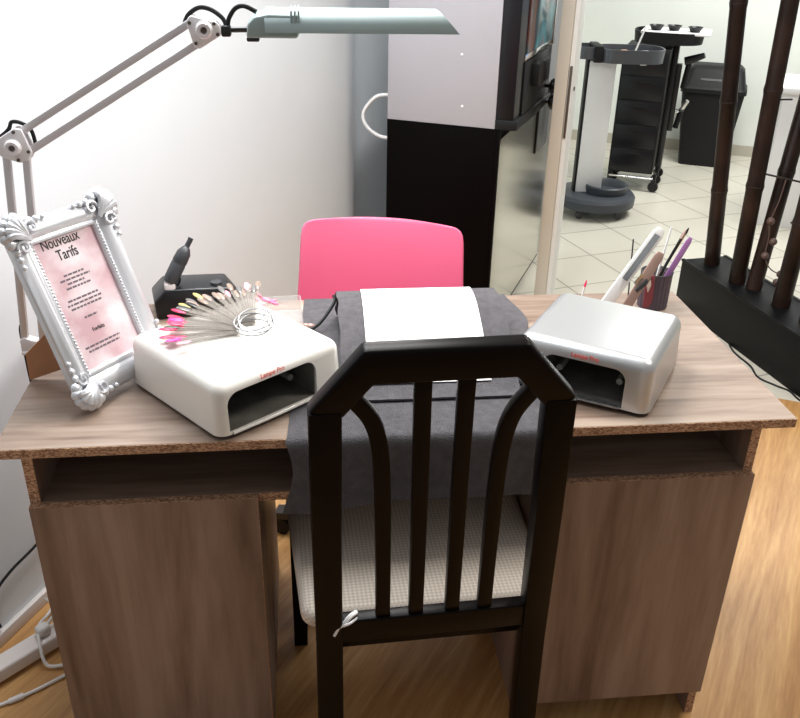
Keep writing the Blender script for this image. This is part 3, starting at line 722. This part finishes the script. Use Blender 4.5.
def rod(name, label, cat, a, b, r, m, tipm=None, tiplen=.0, tiplabel=None, flat=None, group=None):
    a = Vector(a); b = Vector(b); loc = a
    t = thing(name, label, cat, loc, 0, group)
    bm = BM()
    if flat: 
        dv = (b-a).normalized(); sd = dv.cross(Vector((.3, 1, .2))).normalized(); pth = [a, a.lerp(b, .5), a.lerp(b, .93), b]; strip(bm, pth, [flat, flat, flat, flat*.6], r, dv.cross(sd)); bev_all(bm, r*.7, 2, 50)
    else: tube(bm, [a, b], r, 10)
    part(t, 'shaft', bm, m, world=True)
    if tipm:
        tb_ = BM(); tube(tb_, [b, b+(b-a).normalized()*tiplen*.5, b+(b-a).normalized()*tiplen], [r*1.15, r*1.1, r*.35], 10); part(t, 'tip', tb_, tipm, tiplabel, world=True)
    return t
ft = rod('foot_file', 'long pale grey foot file leaning out beside the pen cup', 'nail file', (1.140, .452, .756), (1.268, .492, .932), .0035, 'white', flat=.0135)
ff = BM(); strip(ff, [Vector((1.190, .4605, .830)), Vector((1.256, .481, .921))], [.007, .007], .001, Vector((-.85, .3, .35)).cross(Vector((0, 1, 0))))
part(ft, 'abrasive_strip', ff, 'darkgrey', 'slim dark grey abrasive strip', world=True)
rod('nail_file', 'wide pale pink nail file standing between foot file and pen cup', 'nail file', (1.186, .440, .756), (1.258, .452, .893), .002, LAC['nude'], flat=.0105)
rod('cuticle_stick', 'thin white stick standing upright left of the purple file', 'manicure stick', (1.272, .505, .756), (1.302, .52, .925), .0022, 'white')
rod('nail_file', 'purple nail file fanned out on the right of the pen cup', 'nail file', (1.262, .480, .756), (1.341, .50, .908), .0018, LAC['purple'], flat=.0065)
rod('nail_brush', 'black handled nail brush with pale tip in the pen cup', 'brush', (1.256, .496, .756), (1.326, .515, .900), .0032, 'black', LAC['nude'], .022, 'pale ferrule')
rod('nail_brush', 'wooden handled nail brush with dark tip at the top right of the pen cup', 'brush', (1.262, .512, .756), (1.340, .53, .905), .0028, 'skin', 'black', .016, 'dark bristle tip')
rod('nail_file', 'short dark red file at the front of the pen cup', 'nail file', (1.256, .474, .756), (1.247, .462, .838), .0022, mat('dark_red_file', (.30, .06, .08), .5), flat=.010)
nc = thing('nail_clipper', 'small chrome nail clipper hanging out of the left side of the pen cup', 'nail clipper', (1.262, .476, .775))
t = BM(); strip(t, [Vector((1.262, .476, .772)), Vector((1.240, .458, .832)), Vector((1.222, .447, .842)), Vector((1.206, .442, .826))], [.004, .006, .006, .004], .0018, (0, 1, 0)); part(nc, 'blade_body', t, 'chrome', world=True)
t = BM(); strip(t, [Vector((1.242, .452, .838)), Vector((1.228, .440, .828)), Vector((1.208, .436, .812))], [.004, .005, .004], .0018, (0, 1, 0)); part(nc, 'lever', t, 'darkgrey', world=True)
rod('manicure_stick', 'tiny red tipped white stick poking up behind the silver lamp', 'manicure stick', (1.105, .49, .75), (1.113, .49, .802), .0022, 'white', LAC['red'], .016, 'red tip')
rod('metal_pusher', 'short dark metal pusher tip rising behind the foot file', 'manicure stick', (1.232, .53, .756), (1.236, .56, .885), .0017, 'darkgrey')

# ------------------------------------------------------------------ coffee machine and its cabinet
cab = thing('machine_cabinet', 'tall black cabinet under the coffee machine with mirror-polished front', 'cabinet', mtx=fr(MC))
part(cab, 'cabinet_body', bounds(BM(), (-.43, 0, 0), (-.012, 1.06, .84), .002), 'cabinet')
fp = part(cab, 'front_panel', bounds(BM(), (-.012, .02, .03), (-.002, 1.05, .80)), 'mirror', 'polished reflective front panel')
part(cab, 'front_edge', bounds(BM(), (-.012, 0, 0), (0, .02, .84), .002), 'cabinet')
part(fp, 'handle_slot', bounds(BM(), (-.002, .68, .60), (.006, .92, .80), .002), 'blackgloss', 'black recessed handle plate')
mc = thing('coffee_machine', 'pale grey and black coffee vending machine on the black cabinet', 'coffee machine', mtx=fr(Vector((MC.x, MC.y, .84))))
sp_ = part(mc, 'side_panel', bounds(BM(), (-.43, .002, 0), (-.02, .60, 1.0), .002), 'machineside', 'pale grey side panel')
for sx, sz in ((-.155, .245), (-.145, .07)):
    s_ = BM(); sphere(s_, (sx, .001, sz), .005, (1, .5, 1)); part(sp_, 'screw', s_, 'white', 'white screw cap')
part(mc, 'front_housing', bounds(BM(), (-.02, .004, 0.012), (.045, .62, 1.0), .004), 'blackgloss', 'glossy black front housing')
part(mc, 'base_tray', bounds(BM(), (-.02, -.002, 0), (.060, .60, .035), .004), 'black', 'black drip tray base')
part(mc, 'display', bounds(BM(), (.045, .12, .245), (.052, .58, .98), .004), 'screen', 'lit product display')
bzl = BM(); bounds(bzl, (.0445, .10, .225), (.050, .60, .245), .002); bounds(bzl, (.0445, .585, .225), (.054, .605, 1.0), .002); part(mc, 'display_bezel', bzl, 'chrome', 'grey display rim')
nz = BM(); bounds(nz, (.045, .22, .12), (.08, .42, .20), .006); bounds(nz, (.045, .10, .035), (.052, .52, .22), .002); part(mc, 'dispensing_bay', nz, 'black', 'black dispensing bay')
for z in (.040, -.022):
    kb = BM(); lathe(kb, [(0, 0), (.022, 0), (.030, .008), (.030, .030), (.020, .036), (0, .036)], 20, axis_mtx((.075, .50, z+.04), (.16, .50, z+.04))); tube(kb, [(.045, .50, z+.04), (.077, .50, z+.04)], .008, 8); part(mc, 'knob', kb, 'blackgloss', 'round black knob')
hs = BM(); tube(hs, [(-.43, .10, .068), (-.455, .10, .068), (-.51, .09, .058), (-.556, .08, 0), (-.546, .08, -.05), (-.495, .09, -.088), (-.43, .10, -.094)], .0068, 8, 5)
part(mc, 'hose', hs, 'white', 'white hose looping out of the back')
pg = BM(); box(pg, (-.437, .10, .07), (.014, .02, .02), .003); box(pg, (-.437, .10, .02), (.016, .02, .016), .003); part(mc, 'hose_fitting', pg, 'black')

# ------------------------------------------------------------------ grey trolley with round foot
tr = thing('salon_trolley', 'white column trolley with round dark base and grey tub tray near the door', 'trolley', (2.165, 3.50, 0), rad(-8))
bb = BM(); lathe(bb, [(0, .045), (.20, .045), (.225, .055), (.228, .10), (.215, .118), (.19, .125), (0, .125)], 30); part(tr, 'round_base', bb, 'slate')
wl_ = BM(); lathe(wl_, [(.085, .125), (.118, .125), (.125, .165), (.118, .172), (.108, .165), (.095, .13), (.085, .127)], 28, Matrix.Translation((.055, -.02, 0)))
lathe(wl_, [(0, .1255), (.09, .1255), (.09, .128), (0, .128)], 24, Matrix.Translation((.055, -.02, 0))); part(tr, 'base_well', wl_, 'slate', 'raised round well')
for k in range(5):
    a = rad(20+72*k); x, y = .185*math.cos(a), .185*math.sin(a); c_ = BM(); bounds(c_, (x-.014, y-.012, .035), (x+.014, y+.012, .05), .003)
    lathe(c_, [(0, -.009), (.02, -.009), (.022, 0), (.02, .009), (0, .009)], 14, Matrix.Translation((x, y, .022)) @ Matrix.Rotation(PI/2, 4, 'X')); part(tr, 'castor', c_, 'darkgrey')
col = BM(); bounds(col, (-.122, -.045, .12), (.022, .03, .84), .006); part(tr, 'column', col, 'white', 'flat white column')
sl_ = BM(); bounds(sl_, (-.134, -.043, .12), (-.122, .028, .845), .002); part(tr, 'column_edge', sl_, 'black', 'black column edge strip')
def tub(bm, x0, x1, y0, y1, z0, z1, th=.006):
    r_ = min(y1-y0, x1-x0)/2*.8; P_ = []
    for cx_, cy_, a0 in ((x1-r_, y1-r_, 0), (x0+r_, y1-r_, 90), (x0+r_, y0+r_, 180), (x1-r_, y0+r_, 270)):
        for k in range(7): a = rad(a0+15*k); P_.append((cx_+r_*math.cos(a), cy_+r_*math.sin(a)))
    prism(bm, P_, z0, z0+th); cxm, cym = (x0+x1)/2, (y0+y1)/2
    n = len(P_); lv = []
    for s, z in ((1, z0), (1.03, z1), (.985, z1), (.96, z0+th)): lv.append([bm.verts.new((cxm+(p[0]-cxm)*s, cym+(p[1]-cym)*s, z)) for p in P_])
    for a, b in zip(lv, lv[1:]):
        for k in range(n): bm.faces.new((a[k], a[(k+1) % n], b[(k+1) % n], b[k]))
    return bm
part(tr, 'tub_tray', tub(BM(), -.085, .265, -.12, .12, .835, .905), 'trayfilm', 'grey oval tub tray')
part(tr, 'handle_tray', tub(BM(), -.205, -.07, -.085, .085, .85, .912), 'trayfilm', 'small grey side tray')
cl = BM(); bounds(cl, (-.112, -.10, .835), (-.065, .10, .918), .005); part(tr, 'tray_clip', cl, 'black', 'black tray clamp')
dish = BM(); lathe(dish, [(0, 0), (.03, 0), (.052, .035), (.049, .035), (.03, .004), (0, .004)], 20, Matrix.Translation((2.165+.055, 3.475, .8425))); sphere(dish, (2.165+.055, 3.475, .873), .046, (1, 1, .45))
solo('sponge', dish, 'skin', 'peach coloured sponge in the grey trolley tub', 'sponge', (2.22, 3.475, .8425))
rod('tint_brush', 'white handled tint brush sticking up from the trolley tub', 'brush', (2.262, 3.462, .846), (2.325, 3.49, 1.005), .005, 'white')
tg = BM(); box(tg, (2.300, 3.385, .865), (.034, .004, .075), .001); solo('paper_tag', tg, 'white', 'small white strip hanging over the front of the grey trolley tub', 'strip', (2.30, 3.385, .83))

# ------------------------------------------------------------------ black drawer trolley
bt = thing('drawer_trolley', 'black salon drawer trolley with top tray against the back wall', 'trolley', (2.64, 4.02, 0), rad(-26))
part(bt, 'drawer_body', bounds(BM(), (-.20, -.15, .11), (.07, .24, .84), .006), 'black')
for k in range(5):
    d_ = part(bt, 'drawer', bounds(BM(), (-.19, -.154, .12+.142*k), (.06, -.148, .258+.142*k), .004), 'blackgloss'); part(d_, 'handle', bounds(BM(), (-.10, -.158, .222+.142*k), (-.02, -.153, .232+.142*k), .002), 'black')
part(bt, 'upright_post', bounds(BM(), (.07, .05, .09), (.105, .13, .87), .005), 'blackmetal')
part(bt, 'top_tray', tub(BM(), -.16, .23, -.13, .22, .865, .93, .008), 'black')
part(bt, 'tray_liner', bounds(BM(), (-.12, -.10, .918), (.27, .19, .932), .004), 'white', 'white tray liner')
bfr = BM()
for a, b in (((-.19, -.15, .085), (.08, -.15, .085)), ((-.19, .24, .085), (.08, .24, .085)), ((-.19, -.15, .085), (-.19, .24, .085)), ((.08, -.15, .085), (.08, .24, .085))): tube(bfr, [a, b], .007, 8)
part(bt, 'base_frame', bfr, 'chrome', 'chrome base frame')
for x in (-.185, .085):
    for y in (-.14, .05, .235):
        c_ = BM(); lathe(c_, [(0, -.010), (.030, -.010), (.033, 0), (.030, .010), (0, .010)], 16, Matrix.Translation((x, y, .033)) @ Matrix.Rotation(PI/2, 4, 'X')); bounds(c_, (x-.013, y-.014, .05), (x+.013, y+.014, .11), .004); part(bt, 'castor', c_, 'blackgloss')
BT = MW[bt.name]
for i, (x, y) in enumerate(((-.04, -.02), (.06, .01), (.18, -.02))):
    c_ = BM(); lathe(c_, [(0, 0), (.026, 0), (.044, .03), (.041, .03), (.024, .003), (0, .003)], 18); bmesh.ops.transform(c_, matrix=BT @ Matrix.Translation((x, y, .932)), verts=c_.verts)
    solo('tint_bowl', c_, 'blackgloss', ('small black tint bowl, left of three on the black trolley top', 'small black tint bowl, middle of three on the black trolley top', 'small black tint bowl, right of three on the black trolley top')[i], 'bowl', tuple(BT @ Vector((x, y, .932))), 'tint bowls on the trolley')
hb = BM(); bounds(hb, (.105, .06, .34), (.135, .11, .74), .004); part(bt, 'tool_holder', hb, 'blackmetal')
for i, (a, b, c_, nm, lb) in enumerate((((.158, .085, .60), (.175, .07, .765), (.255, .06, .80), 'hair_dryer', 'black hair dryer hooked on the side of the drawer trolley'), ((.152, .085, .36), (.170, .075, .47), (.20, .07, .53), 'curling_iron', 'black curling iron hanging below the hair dryer'))):
    h = thing(nm, lb, 'hair tool', tuple(BT @ Vector(a)), rad(-26))
    t = BM(); tube(t, [a, b], .017, 10); bmesh.ops.transform(t, matrix=BT, verts=t.verts); part(h, 'handle', t, 'black', world=True)
    t = BM(); tube(t, [Vector(b)-Vector((.03, 0, .008)), b, c_], [.024, .026, .016] if i == 0 else [.016, .014, .012], 12); bmesh.ops.transform(t, matrix=BT, verts=t.verts); part(h, 'barrel', t, 'blackgloss' if i == 0 else 'chrome', world=True)
    t = BM(); sphere(t, b, .021, (1, 1, .6)); bmesh.ops.transform(t, matrix=BT, verts=t.verts); part(h, 'collar', t, 'brass' if i == 0 else 'darkgrey', world=True)

# ------------------------------------------------------------------ swing bin
bn = thing('swing_bin', 'tall black swing-top bin against the back room wall', 'bin', (3.28, 4.57, 0), rad(-26))
def rrect(w, d_, r_, n=5):
    out = []
    for sx, sy, a0 in ((1, 1, 0), (-1, 1, 90), (-1, -1, 180), (1, -1, 270)):
        for k in range(n+1): a = rad(a0+90*k/n); out.append((sx*(w/2-r_)+r_*math.cos(a), sy*(d_/2-r_)+r_*math.sin(a)))
    return out
def loft(bm, levels):
    rs = [[bm.verts.new((x, y, z)) for x, y in rrect(w, d_, r_)] for w, d_, r_, z in levels]
    n = len(rs[0])
    for a, b in zip(rs, rs[1:]):
        for k in range(n): bm.faces.new((a[k], a[(k+1) % n], b[(k+1) % n], b[k]))
    bm.faces.new(rs[0][::-1]); bm.faces.new(rs[-1]); return bm
part(bn, 'bin_body', loft(BM(), [(.30, .24, .03, 0), (.40, .31, .04, .49)]), 'black')
lid = part(bn, 'lid', loft(BM(), [(.42, .33, .04, .49), (.42, .33, .04, .515), (.395, .305, .04, .53), (.35, .25, .04, .63), (.30, .19, .04, .655), (.22, .11, .04, .66)]), 'black')
part(lid, 'flap', loft(BM(), [(.20, .05, .02, 0), (.19, .04, .015, .006)]), 'darkgrey').matrix_local = Matrix.Translation((0, -.130, .585)) @ Matrix.Rotation(rad(62), 4, 'X')

# ------------------------------------------------------------------ bamboo screen in a black box
PV = Vector((.068, -.451, 0)).normalized()          # long direction of the box, towards the viewer
PN = Vector((-PV.y, PV.x, 0))                       # towards the far side
PX = Matrix(((PV.x, PN.x, 0, 2.125), (PV.y, PN.y, 0, 2.165), (0, 0, 1, 0), (0, 0, 0, 1)))
bs = thing('bamboo_screen', 'dark bamboo pole screen standing in a long black box', 'screen', mtx=PX)
part(bs, 'box_base', bounds(BM(), (0, 0, 0), (1.6, .215, .21), .003), 'planter')
lipb = BM(); bounds(lipb, (-.002, -.004, .203), (1.602, .012, .213), .002); bounds(lipb, (-.002, .203, .203), (1.602, .219, .213), .002); part(bs, 'box_rim', lipb, 'planter')
IX = PX.inverted()
poles = [((2.235, 2.11, .205), (2.128, 2.09, 1.253), .032, 0), ((2.248, 1.90, .205), (2.245, 1.94, 1.272), .033, 0), ((2.285, 1.83, .205), (2.385, 1.93, .887), .031, 0), ((2.312, 1.66, .205), (2.335, 1.68, .71), .034, 0), ((2.335, 1.50, .205), (2.39, 1.54, .65), .034, 0), ((2.35, 1.20, .205), (2.36, 1.22, 1.2), .034, 0)]
for i, (a, b, r_, nodes) in enumerate(poles):
    a = IX @ Vector(a); b = IX @ Vector(b); d_ = (b-a); top = a+d_.normalized()*1.85; ln = 1.85; q = d_.normalized()
    pb_ = BM(); pr = []; z = 0; nd = .33+.07*(i % 3); nz_ = []
    prof = [(0, 0), (r_, 0)]
    while nd < ln-.1:
        prof += [(r_*.97, nd-.02), (r_*1.06, nd), (r_*.97, nd+.02)]; nz_.append(nd); nd += .36
    prof += [(r_*.95, ln), (0, ln)]
    lathe(pb_, prof, 18, axis_mtx(a, b)); po = part(bs, 'bamboo_pole', pb_, 'bamboo')
    for nd in nz_:
        rg = BM(); lathe(rg, [(r_*.99, -.004), (r_*1.075, 0), (r_*.99, .004)], 18, axis_mtx(a+q*nd, b)); part(po, 'node_ring', rg, 'bambooring')
tie = BM()
for pa, pb2 in (((2.215, 1.93, .93), (2.33, 1.93, .93)), ((2.25, 1.90, .66), (2.45, 1.75, .64)), ((2.31, 1.72, .52), (2.42, 1.60, .55))): tube(tie, [IX @ Vector(pa), IX @ Vector(pb2)], .004, 6)
part(bs, 'tie_wire', tie, 'bambooring')
gar = thing('bead_string', 'thin cord with brown wooden beads hanging between the bamboo poles', 'garland', (2.285, 1.80, .30))
gb = BM(); tube(gb, [(2.30, 1.80, .66), (2.292, 1.80, .58), (2.275, 1.80, .50), (2.284, 1.80, .43), (2.285, 1.80, .36), (2.31, 1.78, .31), (2.35, 1.72, .30)], .0025, 6, 5); part(gar, 'cord', gb, 'bead', world=True)
for p in ((2.277, 1.80, .50), (2.285, 1.80, .36), (2.300, 1.79, .42), (2.33, 1.74, .305), (2.31, 1.72, .28), (2.355, 1.70, .33)):
    s_ = BM(); sphere(s_, p, .015); part(gar, 'bead', s_, 'bead', world=True)
# desk, screen far right in the back room
R2 = fr(Vector((3.10, 3.26, 0)))
ct = thing('side_counter', 'pale counter at the right edge behind the bamboo poles', 'counter', mtx=fr(Vector((3.06, 3.16, 0))))
part(ct, 'counter_top', bounds(BM(), (-.12, 0, .72), (.7, .5, .75), .003), 'white'); part(ct, 'counter_panel', bounds(BM(), (-.06, .04, 0), (.66, .46, .72), .002), 'white')
mn = thing('computer_monitor', 'blue-lit monitor at the right edge behind the bamboo poles', 'monitor', mtx=fr(Vector((3.17, 3.24, .75))))
part(mn, 'monitor_frame', bounds(BM(), (-.02, 0, .20), (.48, .03, .52), .004), 'black'); part(mn, 'monitor_screen', bounds(BM(), (-.01, -.002, .225), (.47, 0.0, .51)), mat('blue_screen', (.05, .08, .15), .3, emit=(.28, .45, .9), estr=.9), 'lit blue display')
part(mn, 'stand', bounds(BM(), (.19, .0, .012), (.27, .04, .21), .003), 'black'); part(mn, 'foot', bounds(BM(), (.12, -.06, 0), (.34, .12, .012), .003), 'black')

# ------------------------------------------------------------------ floor clutter at the left
SD = Vector((.109, .104, 0)).normalized(); SX = Matrix.Translation((-.145, .289, 0)) @ Matrix.Rotation(math.atan2(SD.y, SD.x), 4, 'Z')
ps_ = thing('power_strip', 'long white power strip on the floor left of the desk', 'power strip', mtx=SX)
part(ps_, 'strip_body', bounds(BM(), (-.30, -.024, .010), (.20, .024, .046), .006, 3), 'skirting')
for x in (-.25, .15): part(ps_, 'foot', bounds(BM(), (x-.015, -.02, 0), (x+.015, .02, .012)), 'darkgrey')
pg = thing('power_plug', 'white mains plug pushed into the power strip by the desk side', 'plug', mtx=SX @ Matrix.Translation((.045, 0, .046)))
part(pg, 'plug_body', box(BM(), (0, .002, .014), (.030, .026, .028), .008, 3), 'cord')
cb_ = BM(); tube(cb_, [(.012, .004, .02), (.05, .02, .035), (.04, .05, .05)], .0035, 8, 5); part(pg, 'plug_cable', cb_, 'cord')
wc = BM(); tube(wc, [(-.25, .12, .006), (-.20, .148, .006), (-.172, .163, .006), (-.118, .190, .006), (-.052, .236, .006), (-.030, .262, .006), (-.062, .262, .008), (-.098, .262, .012), (-.113, .285, .045), (-.125, .33, .062), (-.128, .40, .03), (-.130, .46, .006), (-.11, .50, .006)], .0038, 8, 6)
solo('white_cable', wc, 'cord', 'white cable looping over the power strip and across the oak floor', 'cable', (-.1, .25, 0))
ij = BM(); tube(ij, [(-.155, .1695, .007), (-.128, .184, .007)], .0065, 10); solo('cable_connector', ij, 'cord', 'small white inline connector on the floor cable', 'connector', (-.14, .177, 0))
dk = BM()
def wallpt(s, z): v = WE + A*s + B*.010; return (v.x, v.y, z)
s0 = -(WE-Vector((-.15, .49, 0))).length
tube(dk, [wallpt(s0-.155, .05), wallpt(s0-.165, .10), wallpt(s0-.145, .145), wallpt(s0-.09, .165), wallpt(s0-.02, .172), wallpt(s0+.06, .185), wallpt(s0+.2, .20), wallpt(s0+.3, .04)], .0035, 8, 5)
solo('dark_cable', dk, 'black', 'dark cable looping along the white wall above the skirting', 'cable', wallpt(s0, .05))
fc = BM(); tube(fc, [(2.20, 1.80, .004), (2.175, 1.68, .004), (2.185, 1.56, .004), (2.172, 1.47, .004), (2.21, 1.40, .004), (2.238, 1.36, .004), (2.240, 1.30, .004), (2.26, 1.2, .004)], .0035, 6, 6)
solo('floor_cable', fc, 'black', 'thin dark cable on the tiles along the black planter box', 'cable', (2.19, 1.5, 0))

for o in C.objects:
    if o.parent is None and 'label' in o:
        n = o.name.split('.')[0]
        if n == 'nail_lamp': o['group'] = 'nail lamps on the desk'
        elif n in ('nail_file', 'foot_file', 'nail_brush', 'cuticle_stick') : o['group'] = 'manicure tools around the pen cup'
        elif n in ('salon_trolley', 'drawer_trolley'): o['group'] = 'trolleys in the back room'

# ------------------------------------------------------------------ camera
cam = bpy.data.cameras.new('camera'); co = bpy.data.objects.new('camera', cam); C.objects.link(co)
r_ = Vector((.99424497, -.10526011, .01993087)); u_ = Vector((.0307768, .45884389, .88798371)); f_ = Vector((.10261442, .88225993, -.4594428))
co.matrix_world = Matrix(((r_.x, u_.x, -f_.x, .5098), (r_.y, u_.y, -f_.y, -1.2186), (r_.z, u_.z, -f_.z, 1.5272), (0, 0, 0, 1)))
cam.sensor_width = 36; cam.sensor_fit = 'HORIZONTAL'; cam.lens = 866.77/800*36; cam.clip_start = .02
bpy.context.scene.camera = co

# ------------------------------------------------------------------ light
def area(name, loc, aim, sx, sy, power, col):
    l = bpy.data.lights.new(name, 'AREA'); l.shape = 'RECTANGLE'; l.size = sx; l.size_y = sy; l.energy = power; l.color = col
    o = bpy.data.objects.new(name, l); C.objects.link(o); o.location = loc
    o.rotation_euler = (Vector(aim)-Vector(loc)).to_track_quat('-Z', 'Y').to_euler(); return o
area('desk_lamp_light', (.615, YL, 1.343), (.615, YL, 0), .23, .06, 2.6, (1, .97, .93))
area('ceiling_light', (.50, .95, 2.5), (.50, .85, 0), .9, .5, 35, (1, .985, .97))
area('left_wall_fill', (.30, .35, 2.5), (-.15, .75, 1.5), .6, .4, 11, (.86, .93, 1))  # added cool fill to brighten the upper left wall
area('right_ceiling_light', (2.1, .2, 2.5), (2.1, .2, 0), .6, .6, 26, (1, .94, .84))
area('back_room_light', (3.2, 3.3, 2.5), (3.0, 3.5, 0), 1.2, 1.2, 62, (1, 1, .96))
w = bpy.data.worlds.new('world'); bpy.context.scene.world = w; w.use_nodes = True
w.node_tree.nodes['Background'].inputs[0].default_value = (.95, .93, .92, 1); w.node_tree.nodes['Background'].inputs[1].default_value = .235
vs_ = bpy.context.scene.view_settings; vs_.view_transform = 'Standard'; vs_.look = 'None'; vs_.gamma = 1; vs_.exposure = 0.42; vs_.use_curve_mapping = False
